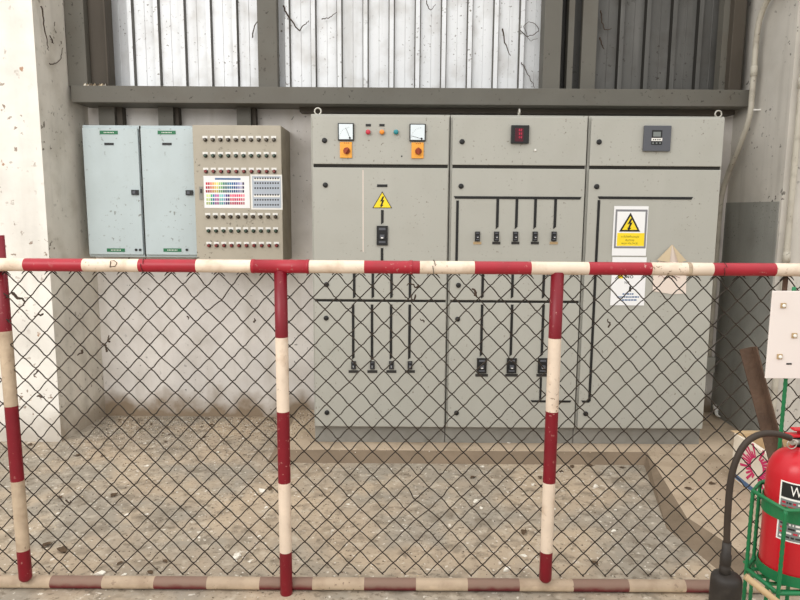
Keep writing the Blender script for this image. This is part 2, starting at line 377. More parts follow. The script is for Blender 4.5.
# --- unit 1
r1, (d1, d2, d3) = cabinet_shell('left grey cabinet with two dial meters and orange rotary switches', XA, XB, False, grp)
lock(324.6, 140.5, d1); lock(325.4, 185, d2); lock(326.5, 284.5, d2); lock(326.2, 318, d3); lock(327, 412.5, d3)
def meter(px, py, d, needle):
    a = P(px-8, py-9, YF); b = P(px+8, py+8.5, YF); cx = (a.x+b.x)/2; cz = (a.z+b.z)/2; w = (b.x-a.x)/2
    o = part('dial_meter', MB().box(a.x, b.x, YF-.016, YF-.0005, b.z, a.z, M_blk), d, bevel=.002)
    part('dial_face', MB().box(a.x+.007, b.x-.007, YF-.0175, YF-.0162, b.z+.008, a.z-.006, M_face), o)
    nb = MB()
    px_, pz_ = cx+w*.5, cz-w*.75
    for t in range(9):
        an = math.radians(95+t*10); r0, r1 = w*1.25, w*1.36
        p0 = Vector((px_+r0*math.cos(an), YF-.0179, pz_+r0*math.sin(an))); p1 = Vector((px_+r1*math.cos(an), YF-.0179, pz_+r1*math.sin(an)))
        nb.tube([p0, p1], .0008, M_blk, 5)
    an = math.radians(needle)
    nb.tube([(px_, YF-.0182, pz_), (px_+w*1.3*math.cos(an), YF-.0182, pz_+w*1.3*math.sin(an))], .0011, M_blk, 6)
    nb.lathe([(.006, 0), (.006, .004)], (px_, YF-.0177, pz_), M_blk, 12, 'y')
    part('needle', nb, o)
meter(346, 132.3, d1, 112); meter(417.5, 133, d1, 165)
def rotary(px, py, d, rot):
    a = P(px-6, py-8, YF); b = P(px+6, py+8, YF)
    o = part('rotary_switch', MB().box(a.x, b.x, YF-.010, YF-.0005, b.z, a.z, M_orange), d, bevel=.002)
    c = P(px+.8, py+1, YF)
    kb = MB().lathe([(.021, 0), (.021, .008), (.018, .012)], (c.x, YF-.0105, c.z), M_knob, 22, 'y')
    mt = Matrix.Translation((c.x, YF-.0325, c.z)) @ Matrix.Rotation(rot, 4, 'Y')
    kb.box(-.006, .006, -.010, .010, -.021, .021, M_knob, mt)
    part('knob', kb, o)
    mk = MB()
    for dx in (-.012, .0, .012): mk.box(c.x+dx-.004, c.x+dx+.003, YF-.0112, YF-.0102, a.z-.009, a.z-.005, M_knob)
    part('position_marks', mk, o)
rotary(346, 150, d1, .6); rotary(417.5, 150.5, d1, 0)
for px, k in ((368.2, 'red'), (382, 'orange'), (396, 'teal')):
    c = P(px, 132.3, YF)
    o = part('pilot_lamp', MB().lathe([(.017, 0), (.017, .006), (.015, .009)], (c.x, YF-.0004, c.z), M_steel, 20, 'y'), d1)
    part('lens', MB().lathe([(.0155, 0), (.0155, .008), (.012, .014), (.006, .017)], (c.x, YF-.0096, c.z), M_dot[k], 20, 'y'), o, label=k+' lens')
for px in (368.3, 382): part('name_plate', MB().plate((px-2.6, 124), (px+2.6, 126.4), YF, M_blk, .003), d1)
part('drilled_hole', MB().plate((401, 155.6), (402.4, 157), YF, M_blk, .001), d1)
part('name_plate', MB().plate((377, 184.4), (387.4, 187), YF, M_blk, .003), d2)
# triangular warning sticker
def triangle(pxc, pt, pb, hw, Yp, parent, border, name='warning_sticker'):
    def tri(sc, yy, m, mb):
        A = P(pxc, pt, YF); B = P(pxc, pb, YF); w = hw*A.y/F
        cz = B.z + (A.z-B.z)/3
        pts = [(A.x, A.z), (A.x+w, B.z), (A.x-w, B.z)]
        mb.prism([(A.x+(x-A.x)*sc, cz+(z-cz)*sc) for x, z in pts], yy-.0008, yy, m)
    mb = MB(); tri(1, Yp, M_line if border > .2 else M_lab, mb); tri(1-border, Yp-.001, M_yel, mb)
    A = P(pxc, pt, YF); B = P(pxc, pb, YF); H = A.z-B.z; cx = A.x; zc = B.z+H*.40
    bolt = [(.02, .30), (-.14, -.02), (-.02, .02), (-.10, -.22), (-.15, -.16), (-.08, -.36), (.08, -.20), (.0, -.20), (.13, .10), (.02, .06), (.12, .30)]
    mb.prism([(cx+x*H, zc+z*H) for x, z in bolt], Yp-.0025, Yp-.0019, M_line)
    return part(name, mb, parent, label='yellow triangle with a black lightning bolt')
triangle(382.3, 191.3, 208.2, 9.8, YF-.0004, d2, .13)
breaker(382.2, 235.5, 11, 19.5, d2)
vline(382.3, 210, 382.3, 224.5, d2, cut=.012); vline(382, 248, 382, 266, d2)
hline(352, 411.5, 266.5, d2)
for a, b in ((354.2, 353.2), (372.8, 372), (391.5, 391), (410, 409.5)):
    vline(a, 266, a, 298.5, d2, cut=.012)
    vline(b, 304.5, b, 359.5, d3, cut=.014)
    breaker(b+.4, 365, 4.6, 8, d3, 371.5, 10)
# long pale drip down the middle door
part('paint_drip', MB().plate((362.6, 170), (363.5, 252), YF, M_cream_p, .0004), d2)
# --- unit 2
r2, (e1, e2, e3) = cabinet_shell('middle grey cabinet with a small red digital display', XB, XC, False, grp)
lock(462, 141.7, e1); lock(461, 186.2, e2); lock(458.4, 285.2, e2); lock(457.6, 319, e3); lock(456.5, 412.8, e3)
a = P(511, 125.5, YF); b = P(528.2, 143.8, YF)
o = part('digital_meter', MB().box(a.x, b.x, YF-.022, YF-.0005, b.z, a.z, M_blk), e1, bevel=.003)
mb = MB().plate((515, 128), (523.5, 141.5), YF-.0222, M_ledbg, .001)
for q in (130.5, 134, 137.5):
    c = P(519.8, q, YF); text('8', .008, .015, c.x-.006, c.z, YF-.0236, M_led, mb); text('8', .008, .015, c.x+.006, c.z, YF-.0236, M_led, mb)
part('display', mb, o)
hline(453.6, 581.5, 197.8, e2); vline(457.6, 200.5, 456.3, 270, e2)
for a, b in ((497.8, 497), (517, 516), (535.5, 534.8), (555.6, 554.6)): vline(a, 199, b, 229, e2, w=2.7, cut=.014)
for k, px in enumerate((477.3, 496.3, 515.3, 534.8, 553.7)):
    breaker(px, 236.3, 4.6, 9.6, e2, 243, 8, M_labp if k in (0, 4) else M_lab)
hline(480, 546, 267, e2)
for px in (482.6, 512.4, 543.6):
    vline(px, 267, px, 298.5, e2, cut=.012); vline(px-.9, 304.5, px-1.2, 356.5, e3, cut=.014)
    breaker(px-1, 365.5, 9.2, 15, e3, 375.2, 12.5)
vline(540.7, 377, 540.3, 400.5, e3, w=2.2); hline(530.5, 571.5, 401.3, e3, 2.2)
part('paper_fleck', MB().lathe([(.006, 0), (.008, .003), (.004, .006)], tuple(P(535.3, 150.3, YF-.0003)), M_wht, 9, 'y'), e1)
# --- unit 3
r3, (f1, f2) = cabinet_shell('right grey cabinet with one tall door and a square controller', XC, XD, True, grp)
lock(599, 142, f1); lock(596.6, 186.6, f2); lock(585.6, 413.6, f2)
a = P(643.6, 125.8, YF); b = P(669, 151.6, YF)
o = part('controller', MB().box(a.x, b.x, YF-.02, YF-.0005, b.z, a.z, M_dgrey), f1, bevel=.003)
part('screen', MB().plate((652, 130.2), (662.2, 137.8), YF-.0204, M_blk, .001).plate((653.3, 131.8), (660.8, 136.6), YF-.0215, M_screen, .001), o)
mb = MB().plate((651.5, 138), (662.2, 141), YF-.0204, M_wht, .001)
for q in (653, 655, 657.3, 659.3): mb.plate((q, 139), (q+1.2, 140.2), YF-.0215, M_blk, .0005)
part('caption_strip', mb, o)
mb = MB().plate((651.3, 141.3), (662, 144.8), YF-.0204, M_blk, .001)
for q in (653, 656.5, 660): mb.plate((q-.8, 142.4), (q+.8, 143.8), YF-.0215, M_screen, .002)
part('button_strip', mb, o)
hline(597.5, 693, 198, f2); vline(598.3, 200, 589.9, 401, f2, 2.6)
a = P(598.2, 199, YF); b = P(598.2, 402, YF); 
hline(581, 590.5, 401.5, f2, 2.2)
eyebolt(317.8, 108, r1); eyebolt(519.3, 106, r2, True); eyebolt(718.5, 111, r3)

# --- signs taped on the tall door
YS = YF-.0035
a = P(613.5, 206, YS); b = P(647, 255.8, YS); a.x = P(613, 230, YS).x; b.x = P(647.3, 230, YS).x
rs = root('warning_sign', ((a.x+b.x)/2, YS, b.z), 'white sheet with yellow high voltage triangle, taped to the tall cabinet door', 'sign')
part('sheet', MB().box(a.x, b.x, YS-.001, YS, b.z, a.z, M_paper), rs)
mb = MB().plate((614.8, 209.5), (646.6, 248.3), YS-.0012, M_signgrey, .0004).plate((616.6, 211.6), (644.6, 246.4), YS-.0018, M_paper, .0004)
part('border', mb, rs, label='grey printed border')
mb = MB().plate((617, 233), (644.2, 246), YS-.0024, M_yel, .0004)
c = P(630, 236.8, YS); text('ระวังไฟฟ้าแรงสูง', .115, .018, c.x, c.z, YS-.003, M_line, mb)
c = P(629.6, 240, YS); text('อันตราย', .055, .015, c.x, c.z, YS-.003, M_line, mb)
c = P(629.3, 243.4, YS); text('HIGH VOLTAGE', .105, .011, c.x, c.z, YS-.003, M_line, mb)
part('caption', mb, rs, label='yellow caption panel with black lettering')
triangle(630.3, 212.6, 231.6, 10.4, YS-.0026, rs, .28, 'triangle_symbol')
a = P(611, 257, YS); b = P(646, 305.5, YS); a.x = P(611.3, 280, YS).x; b.x = P(645.5, 280, YS).x
rs = root('notice_sheet', ((a.x+b.x)/2, YS, b.z), 'white printed notice hung directly below the high voltage sign', 'notice')
part('sheet', MB().box(a.x, b.x, YS-.001, YS, b.z, a.z, M_paper), rs)
mb = MB()
c = P(629, 276, YS); text('No', .055, .03, c.x, c.z, YS-.0016, M_line, mb)
c = P(626.8, 282.5, YS); text('NO', .03, .018, c.x, c.z, YS-.0016, M_lab, mb)
c = P(630, 289, YS); text('1', .014, .034, c.x, c.z, YS-.0016, M_line, mb)
for py, w in ((294, 11), (297, 22), (300, 17)):
    x = 628-w/2
    while x < 628+w/2:
        l = R.uniform(1.2, 3.2); mb.plate((x, py-.7), (min(x+l, 628+w/2), py+.7), YS-.0012, M_bluep, .0004); x += l+.5
part('printing', mb, rs)
part('yellow_mark', MB().plate((618, 274), (623, 278.5), YS-.0012, M_yel, .0004), rs)
# folded paper hat shape
YG = YF-.003
a = P(653, 264, YG); b = P(685, 264, YG); t = P(672, 244.5, YG)
lo1 = P(652.5, 291, YG); lo2 = P(672, 294.3, YG); lo3 = P(686, 293.5, YG); ur = P(686.5, 268, YG); ul = P(653.5, 268, YG)
rf = root('folded_paper', (t.x, YG, lo1.z), 'creased paper with folded tan corners making a point, right of the signs', 'paper')
part('sheet', MB().prism([(t.x, t.z), (ur.x, ur.z), (lo3.x, lo3.z), (lo2.x, lo2.z), (lo1.x, lo1.z), (ul.x, ul.z)], YG-.001, YG, M_cream_p), rf)
mb = MB()
q = P(668, 262, YG); q2 = P(677.5, 262.5, YG); w1 = P(656, 260, YG); w2 = P(685, 260.5, YG)
for (A, B, C) in ((t, w1, q), (t, q2, w2)):
    mb.add([(A.x, YG-.0012, A.z), (B.x, YG-.016, B.z), (C.x, YG-.022, C.z), (A.x, YG-.0014, A.z+.001), (B.x, YG-.0175, B.z), (C.x, YG-.0235, C.z)],
           [(0,1,2), (3,5,4), (0,3,4,1), (1,4,5,2), (2,5,3,0)], M_tan)
part('folded_corner', mb, rf, label='tan folded corners')
mb = MB()
mb.tube([P(x, y, YG-.0015) for x, y in ((658, 277), (661, 275), (664, 278), (667, 276), (671, 279), (675, 276), (680, 278))], .0016, M_dot['dred'], 5)
part('pen_scrawl', mb, rf, label='faint dark red scrawl')

# ================================================================ WALL PANELS ON THE LEFT
def blue_panel(x0, x1, label, hx, hy, lx, llx, knobs, kpx):
    z0 = P(140, 257.2, 4.76).z; z1 = P(140, 125, 4.76).z
    r = root('distribution_panel', ((x0+x1)/2, 5.0, z0), label, 'electrical panel')
    part('body', MB().box(x0, x1, 4.782, 4.999, z0, z1, M_blue), r, bevel=.003)
    d = part('door', MB().box(x0+.006, x1-.006, 4.76, 4.781, z0+.018, z1-.022, M_blue), r, bevel=.004)
    a = P(hx-3.6, hy-2.5, 4.76); b = P(hx+3.6, hy+2.5, 4.76)
    part('handle', MB().box(a.x, b.x, 4.748, 4.7595, b.z, a.z, M_blk).box(a.x+.01, b.x-.02, 4.744, 4.748, b.z+.008, a.z-.008, M_dgrey), d)
    g = MB().plate((lx-9, 130.7), (lx+9, 134.3), 4.7596, M_green, .002)
    for k in range(7): g.plate((lx-5+k*1.5, 132), (lx-4.2+k*1.5, 133), 4.7574, M_wht, .0003)
    part('green_label', g, d)
    part('name_plate', MB().plate((lx-4.4, 142.8), (lx+5, 145.2), 4.7596, M_blk, .002), d)
    g = MB().plate((llx-9, 248.4), (llx+9, 251.8), 4.7596, M_green, .002)
    for k in range(7): g.plate((llx-5+k*1.5, 249.6), (llx-4.2+k*1.5, 250.6), 4.7574, M_wht, .0003)
    part('green_label', g, d)
    for q in knobs:
        c = P(q, 249.8, 4.76); part('button', MB().lathe([(.009, 0), (.009, .008)], (c.x, 4.7597, c.z), M_blk, 12, 'y'), d)
    return d
xa = P(84.6, 190, 4.76).x; xb = P(141.6, 190, 4.76).x; xc = P(203, 190, 4.76).x
dl = blue_panel(xa, xb-.004, 'pale blue-grey wall panel at the far left, beside the pillar', 135.4, 192.4, 108.8, 116, (136.3, 140.3), 0)
dr = blue_panel(xb+.004, xc, 'pale blue-grey wall panel partly behind the beige control panel', 189.6, 192.7, 166.7, 172.5, (187,), 0)
part('seam_strip', MB().box(xb-.0038, xb+.0038, 4.775, 4.99, P(140, 256, 4.76).z, P(140, 126, 4.76).z, M_gap), dl.parent)
# beige panel
YB = 4.63
x0 = P(194.5, 190, YB).x; x1 = P(282, 190, YB).x; z1 = P(240, 125.2, YB).z; z0 = P(240, 262, YB).z
rb = root('control_panel', ((x0+x1)/2, 5.0, z0), 'beige wall cabinet with six rows of indicator buttons', 'control panel')
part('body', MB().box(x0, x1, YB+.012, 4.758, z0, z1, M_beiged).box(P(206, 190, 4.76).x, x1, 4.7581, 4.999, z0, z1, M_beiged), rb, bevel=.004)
db = part('door', MB().box(x0, x1, YB, YB+.0115, z0, z1, M_beige), rb, bevel=.004)
rows = [(205.4, 274, 139.3, 'amber'), (205.6, 274.2, 155.3, 'dgreen'), (206.2, 274.4, 171, 'dred'),
        (208.2, 275.6, 216.2, 'amber'), (208.8, 276, 230.4, 'dgreen'), (209.3, 276.8, 245, 'dred')]
for (pa, pb, py, k) in rows:
    lm = tg = None
    for i in range(10):
        c = P(pa+(pb-pa)*i/9, py+.5, YB)
        if lm is None:
            mb = MB().lathe([(.0135, 0), (.0135, .006), (.011, .008)], (c.x, YB-.0004, c.z), M_blk, 14, 'y')
            mb.lathe([(.0105, 0), (.0105, .014), (.007, .018)], (c.x, YB-.0086, c.z), M_dot[k], 14, 'y')
            lm = part('indicator_button', mb, db, label={'amber': 'dark knob', 'dgreen': 'dark green button', 'dred': 'dark red button'}[k])
            tg = part('tag', MB().box(c.x-.020, c.x+.016, YB-.0022, YB-.0006, c.z+.010, c.z+.026, M_wht), lm)
            c0 = c
        else:
            o = lm.copy(); COL.objects.link(o); o.location = (c.x-c0.x, 0, c.z-c0.z)
            t = tg.copy(); COL.objects.link(t); t.parent = o
mb = MB().plate((204, 176), (249.6, 208), YB, M_paper, .0012)
mb.plate((215, 178), (240.5, 179.8), YB-.0014, M_bluep, .0003)
CM = {}
def cm(rgb):
    if rgb not in CM: CM[rgb] = mat('swatch_%d' % len(CM), rgb, .7, var=0)
    return CM[rgb]
up = [(200,40,60), (190,40,70), (240,130,90), (240,170,80), (245,210,100), (245,230,120), (170,200,120), (130,190,120), (60,130,110), (40,110,110), (50,120,150), (60,130,170), (60,110,160), (50,90,150), (90,110,170), (150,150,200), (190,190,220), (50,30,80)]
dn = [(210,230,150), (220,235,160), (70,180,130), (60,120,170), (180,90,170), (200,80,160), (130,210,200), (110,200,200), (150,170,210), (90,60,140), (60,40,110), (240,110,130), (240,90,120), (230,80,120), (220,90,130), (240,80,110), (230,120,140), (240,150,160)]
for j in range(6):
    for i in range(18):
        rgb = (up if j < 3 else dn)[i]; k = 1-.12*(j % 3)
        y = (182.3, 186.2, 190, 194.3, 198.2, 202)[j]; x = 205.8+i*2.15 + (0 if j < 3 else .6)
        mb.plate((x, y), (x+1.7, y+2.6), YB-.0014, cm(tuple(int(v*k) for v in rgb)), .0003)
part('colour_chart', mb, db, label='white chart printed with rows of colour swatches')
mb = MB().plate((250.8, 174.5), (282.3, 209.6), YB-.001, M_wht, .0012).plate((252.4, 176.2), (281, 208), YB-.0024, M_grp, .0004)
for y in (178.5, 183.3, 188.3, 195, 200, 205):
    mb.plate((253.6, y-.2), (280, y+2.2), YB-.003, M_wht if y in (195, 178.5) else M_grp, .0003)
    for i in range(10): mb.plate((254.4+i*2.55, y-1), (255.9+i*2.55, y+.6), YB-.0034, M_lab, .0003)
part('number_chart', mb, db, label='grey sheet printed with rows of small dark squares')
part('latch', MB().plate((199.4, 186.6), (203, 199.6), YB, M_plinth, .006).plate((200.4, 189), (202, 193), YB-.0062, M_blk, .004), db)

# ================================================================ FENCE
YFN = 2.60; RR = .0262
fence = root('barrier_fence', (0.2, YFN, 0), 'red and cream striped pipe barrier with chain link mesh across the foreground', 'fence')
zt = P(400, 267.2, YFN).z; zbm = .028; YBR = 2.63
def xs_of(pxs, py, Y): return [P(p, py, Y).x for p in pxs]
tb = xs_of([-92, -35, 22, 81, 137, 195, 250, 308, 364, 420, 475, 532, 590, 653, 715, 778, 836, 893], 267, YFN-RR)
pts = []; ms = []
for i, x in enumerate(tb):
    pts.append((x, YFN, zt))
    if i < len(tb)-1: ms.append(M_cream if i % 2 == 1 else M_red)
tb2 = []
# index: 22-81 is red (i=2), 81-137 cream (i=3)
part('top_rail', MB().tube(pts, RR, M_red, 24, ms=ms), fence)
bb = xs_of([-160, -107, -55, -3, 49, 101, 153, 206, 259, 312, 364, 416, 468, 520, 574, 630, 687, 745, 800, 855], 586, YBR-RR)
ms = []
for i in range(len(bb)-1): ms.append(M_redd if i % 2 == 0 else M_creamd)
part('bottom_rail', MB().tube([(x, YBR, zbm) for x in bb], RR, M_redd, 24, ms=ms), fence)
# collar round the welded tee, weld rings
tc0, tc1 = P(250.5, 267, YFN-RR).x, P(308.5, 267, YFN-RR).x
mb = MB().tube([(tc0, YFN, zt), (tc0+.012, YFN, zt), (tc0+.0125, YFN, zt), (tc1-.0125, YFN, zt), (tc1-.012, YFN, zt), (tc1, YFN, zt)], [RR+.0025, RR+.0025, RR+.0012, RR+.0012, RR+.0025, RR+.0025], M_red, 24)
part('tee_collar', mb, fence)
for px, m in ((411, M_red), (688.5, M_creamd)):
    x = P(px, 267, YFN).x
    part('weld_ring', MB().tube([(x-.008, YFN, zt), (x-.006, YFN, zt), (x+.006, YFN, zt), (x+.008, YFN, zt)], [RR, RR+.002, RR+.002, RR], m, 24), fence)
def post(px, marks, top_z, foot, cols, lean=0, xl=0):
    x = (P(px[0], 300, YFN).x + P(px[1], 575, YFN).x)/2
    zs = [top_z] + [P(400+(px[0]-400)*1.0, m, YFN).z for m in marks] + [foot]
    pts = [(x-xl*(z-foot), YFN+lean*(z-foot), z) for z in zs]; rad = [RR]*len(pts); ms = list(cols)
    if foot > 0:  # rounded end
        pts += [(x, YFN, foot-.008), (x, YFN, foot-.016), (x, YFN, foot-.020)]; rad += [RR*.88, RR*.6, RR*.2]; ms += [cols[-1]]*3
    part('post', MB().tube(pts, rad, M_red, 24, ms=ms), fence)
    return x
post((5, 24.5), (333, 408, 482, 550), P(0, 236, YFN).z, P(24, 577, YFN).z, [M_redp, M_creamd, M_redp, M_creamd, M_redp], .04, .03)
post((281.2, 286), (337, 411, 482, 551), zt-RR*.6, 0.001, [M_redp, M_cream, M_redp, M_cream, M_redp])
post((556.5, 545.3), (338, 411, 482, 551), zt-RR*.6, P(545, 578, YFN).z, [M_redp, M_cream, M_redp, M_cream, M_redp])
# chain link
PT = .0965; H2 = PT/2; HV = .0505; YM = YFN+.036
phx = P(313, 274, YM).x
ztop = P(400, 273.5, YM).z; zlow = .045
rowsN = int((ztop-zlow)/HV)
from mathutils import noise as mn
def node(xx, zz):
    v = mn.noise_vector(Vector((xx*3, 0, zz*3)))*.006 + mn.noise_vector(Vector((xx*14, 4, zz*14)))*.0035
    dx, dz = v.x, v.z
    # a stretched cell near the upper left
    for e in (P(211, 297, YM), P(425, 500, YM)):
        d2 = (xx-e.x)**2 + (zz-e.z)**2
        k = math.exp(-d2/.004); dx += (xx-e.x)*.35*k; dz -= .014*k
    return Vector((xx+dx, YM+v.y*1.5, zz+dz))
mb = MB(); j0, j1 = -41, 56
for j in range(j0, j1):
    pts = []
    for r in range(rowsN+1):
        side = (j+r) % 2
        k = j+side
        p = node(phx+k*H2, ztop-r*HV)
        s = -1 if side else 1           # hook round the neighbour
        a = p + Vector((s*.0035, s*.0022, .004)); b = p + Vector((s*.0035, -s*.0022, -.004)); m = p + Vector((-s*.0008, 0, 0))
        if pts:
            q = pts[-1]; sg = .004*(-1)**(j+r) ; d = a-q; pn = Vector((-d.z, 0, d.x)).normalized()
            w1 = R.uniform(.2, 1.3)*.0032*(1 if side else -1)
            pts += [q+d*.12+pn*w1*.5, q+d*.5+pn*w1*.3, q+d*.88-pn*w1*.5]
        pts += [a, m, b]
        if r == 0: pts[0] = p + Vector((s*.012, -.004, .013))
    mb.tube(pts, .0025, M_wire, 6)
linkmb = mb
# twisted ends tied under the rail
mb = MB()
for k in range(-20, 29):
    p = node(phx+k*PT, ztop)
    pts = []
    for t in range(13):
        a = t/12*2*PI*1.0 + PI*.9
        rr = RR+.0045
        pts.append((p.x+.004*math.sin(t*.5)+(.012*t/12), YFN + rr*math.cos(a), zt + rr*math.sin(a)))
    if k % 12 == 5: part('tie_wire', MB().tube(pts, .0013, M_wire, 5), fence)
    for s in (-1, 1):
        a0 = p + Vector((0, -.003, .008)); L = R.uniform(.018, .034)
        mb.tube([a0, a0+Vector((s*L*.6, -.006, -L*.35)), a0+Vector((s*L, -.004, -L*.8))], [.0032, .0028, .0012], M_wire, 6)
for v in mb.v: pass
linkmb.add(mb.v, mb.f, M_wire, True)
part('chain_link_mesh', linkmb, fence)
# short rusty bar hanging behind the rail at the right
a = P(793, 276, YFN)
part('hanger_bar', MB().box(a.x-.009, a.x+.009, YFN+.045, YFN+.053, zt-.25, zt+.005, M_rust), fence, label='short rusty bar below the right end of the rail')
# stray pencil-like D mark on the rail
mb = MB(); c = P(113, 264, YFN-RR); 
pts = [(c.x-.012, YFN-RR-.0005, c.z-.014), (c.x-.009, YFN-RR-.0005, c.z+.012), (c.x+.006, YFN-RR-.0003, c.z+.014), (c.x+.016, YFN-RR-.0003, c.z+.004), (c.x+.008, YFN-RR-.0003, c.z-.009), (c.x-.014, YFN-RR-.0005, c.z-.011)]
mb.tube(pts, .0016, M_rust, 6)
part('letter_mark', mb, fence, label='dark hand-drawn letter D')

# ================================================================ FIRE EXTINGUISHER AND ITS RACK
EX, EY, ER = 1.207, 1.868, .0885
ez0 = P(800, 593, 1.76).z
eztop = P(800, 451, EY).z
H = eztop-ez0
ext = root('fire_extinguisher', (EX, EY, ez0), 'red fire extinguisher with black hose, standing in the green rack', 'fire extinguisher')
prof = [(ER*.86, 0), (ER*.95, .006), (ER, .02), (ER, H-.085), (ER*.985, H-.066), (ER*.94, H-.046), (ER*.84, H-.026), (ER*.70, H-.011), (ER*.52, H-.001), (ER*.38, H+.006), (ER*.36, H+.012), (ER*.355, H+.018)]
part('cylinder', MB().lathe(prof, (EX, EY, ez0), M_ext, 56), ext)
vz = eztop+.0185
v = part('valve', MB().lathe([(.028, 0), (.030, .003), (.030, .012), (.026, .015), (.022, .024), (.016, .026)], (EX, EY, vz), M_blk, 24)
         .tube([(EX-.02, EY-.012, vz+.014), (EX-.045, EY-.02, vz+.016)], .009, M_steel, 12), ext)
part('handle', MB().box(EX-.05, EX+.10, EY-.014, EY+.014, vz+.027, vz+.036, M_ext).box(EX-.012, EX+.012, EY-.016, EY+.016, vz+.024, vz+.046, M_ext)
     .box(EX-.035, EX+.12, EY-.012, EY+.012, vz+.046, vz+.053, M_ext), v, bevel=.003, label='red squeeze handle')
ring = []
for t in range(16):
    a = 2*PI*t/16; ring.append((EX-.048+.014*math.cos(a), EY-.026, vz+.012+.014*math.sin(a)))
part('pull_ring', MB().tube(ring, .0018, M_steel, 6, closed=True), v)
# curved label wrapped on the front
def wrap(a0, a1, z0, z1, m, rr, mb, n=14):
    vs = []; fs = []
    for i in range(n+1):
        a = a0+(a1-a0)*i/n
        for z in (z0, z1): vs.append((EX+rr*math.cos(a), EY+rr*math.sin(a), z))
    for i in range(n): fs.append((2*i, 2*i+2, 2*i+3, 2*i+1))
    return mb.add(vs, fs, m, True)
aL = math.radians(207)
za = P(790, 487, 1.775).z; zb_ = P(790, 548, 1.765).z
mb = MB(); wrap(aL, aL+1.5, zb_, za, M_wht, ER+.0006, mb)
zc = P(790, 503, 1.775).z
wrap(aL+.05, aL+1.45, zc, za-.004, M_blk, ER+.001, mb)
wrap(aL+.05, aL+1.45, zb_+.004, zc-.006, M_screen, ER+.001, mb)
for q in range(9):
    z = zc-.012-q*.013; a = aL+.1
    while a < aL+1.4:
        l = R.uniform(.04, .2); wrap(a, min(a+l, aL+1.42), z-.006, z, R.choice([M_blk, M_lab, M_wht, M_dot['red']]), ER+.0014, mb, 3); a += l+R.uniform(.02, .06)
# the letter W bent round the cylinder
tm = text('W', 1, 1, 0, 0, 0, M_wht, MB())
aW = aL+.05+.44
wv = [(EX+(ER+.0018)*math.cos(aW+vv.x*.34), EY+(ER+.0018)*math.sin(aW+vv.x*.34), (zc+za)/2-.001+vv.z*.030) for vv in tm.v]
mb.add(wv, tm.f, M_wht)
part('label', mb, ext, label='black and white printed label starting with a W')
# hose
hp = [(790, 438, 1.80), (783, 435.5, 1.79), (775, 433.8, 1.78), (766, 433.5, 1.775), (757, 435.5, 1.77), (748, 441, 1.77), (741, 450, 1.77), (735.5, 462, 1.77), (732, 474, 1.77), (729.5, 490, 1.77), (728, 510, 1.77), (727, 530, 1.77), (726.8, 545, 1.77)]
hp = [P(*p) for p in hp]
def smooth(pts, n=5):
    out = []
    for i in range(len(pts)-1):
        p0 = pts[max(i-1, 0)]; p1 = pts[i]; p2 = pts[i+1]; p3 = pts[min(i+2, len(pts)-1)]
        for k in range(n):
            t = k/n; out.append(.5*((2*p1)+(p2-p0)*t+(2*p0-5*p1+4*p2-p3)*t*t+(3*p1-p0-3*p2+p3)*t**3))
    return out+[pts[-1]]
part('hose', MB().tube(smooth(hp), .0092, M_hose, 14), ext)
hb = P(727, 542, 1.77); hx = hb.x; h1 = P(727, 574, 1.77).z
gp = MB().lathe([(.012, 0), (.0155, .006), (.0155, .025), (.0135, .028), (.0155, .032), (.0155, .06), (.013, .064), (.012, hb.z-h1)], (hx, 1.77, h1), M_rub, 24)
part('grip', gp, ext)
c = P(727.5, 570, 1.77)
part('discharge_horn', MB().lathe([(.041, 0), (.0435, .004), (.0425, .18), (.0415, .192), (.038, .198), (.028, .202), (.013, .206)], (hx+.007, 1.77, h1-.202), M_rub, 36), ext)
# rack
A = Pz(753, 491, .79); B = Pz(784.5, 509, .79)
zr_ = .79
corners = [(A.x, A.y), (B.x-.002, EY-ER-.009), (2*EX-B.x, EY-ER-.009), (2*EX-A.x, A.y), (EX+.06, EY+ER+.008), (EX-.06, EY+ER+.008)]
rack = root('extinguisher_rack', (EX, EY, 0), 'green welded bar rack holding up the red fire extinguisher', 'rack')
ring = [Vector((x, y, zr_)) for x, y in corners]
part('top_ring', MB().tube(ring, .0062, M_grn, 10, closed=True), rack)
lowr = [Vector((x, y, ez0-.008)) for x, y in corners]
part('bottom_ring', MB().tube(lowr, .007, M_grn, 10, closed=True), rack)
def band(z, h, mb):
    vs = []; fs = []; n = 60; r0 = ER+.0022; r1 = ER+.0052
    for i in range(n):
        a = 2*PI*i/n; c, s = math.cos(a), math.sin(a)
        for rr, zz in ((r0, z), (r1, z), (r1, z+h), (r0, z+h)): vs.append((EX+rr*c, EY+rr*s, zz))
    for i in range(n):
        j = (i+1) % n
        for q in range(4): fs.append((4*i+q, 4*j+q, 4*j+(q+1) % 4, 4*i+(q+1) % 4))
    return mb.add(vs, fs, M_grn, False)
part('strap', band(zr_-.052, .045, MB()), rack, label='flat green strip hooped round the cylinder')
part('strap', band(ez0+.002, .032, MB()), rack, label='flat green strip hooped round the foot of the cylinder')
mb = MB()
for k in range(-2, 3): mb.box(EX-.10, EX+.10, EY+k*.04-.006, EY+k*.04+.006, ez0-.016, ez0-.010, M_grn)
part('base_bars', mb, rack)
for i, (x, y) in enumerate(corners):
    z1 = zr_
    pts = []; rad = []
    z = 0.0
    while z <= z1+.0001:
        pts.append((x, y, z)); rad.append(.0064 if len(pts) % 2 else .0052); z += .01
    if i in (2, 3, 4): pts = [(x, y, 0), (x, y, z1)]; rad = [.006, .006]
    part('leg', MB().tube(pts, rad, M_grn, 10), rack)
pz = P(783, 300, 2.02); pxx = P(781.5, 410, 2.02).x
pts = []; rad = []; z = .3
zpt = pz.z+.05
while z < zpt: pts.append((pxx, 2.012, z)); rad.append(.0066 if len(pts) % 2 else .0054); z += .01
part('upright', MB().tube(pts, rad, M_grn, 10), rack)
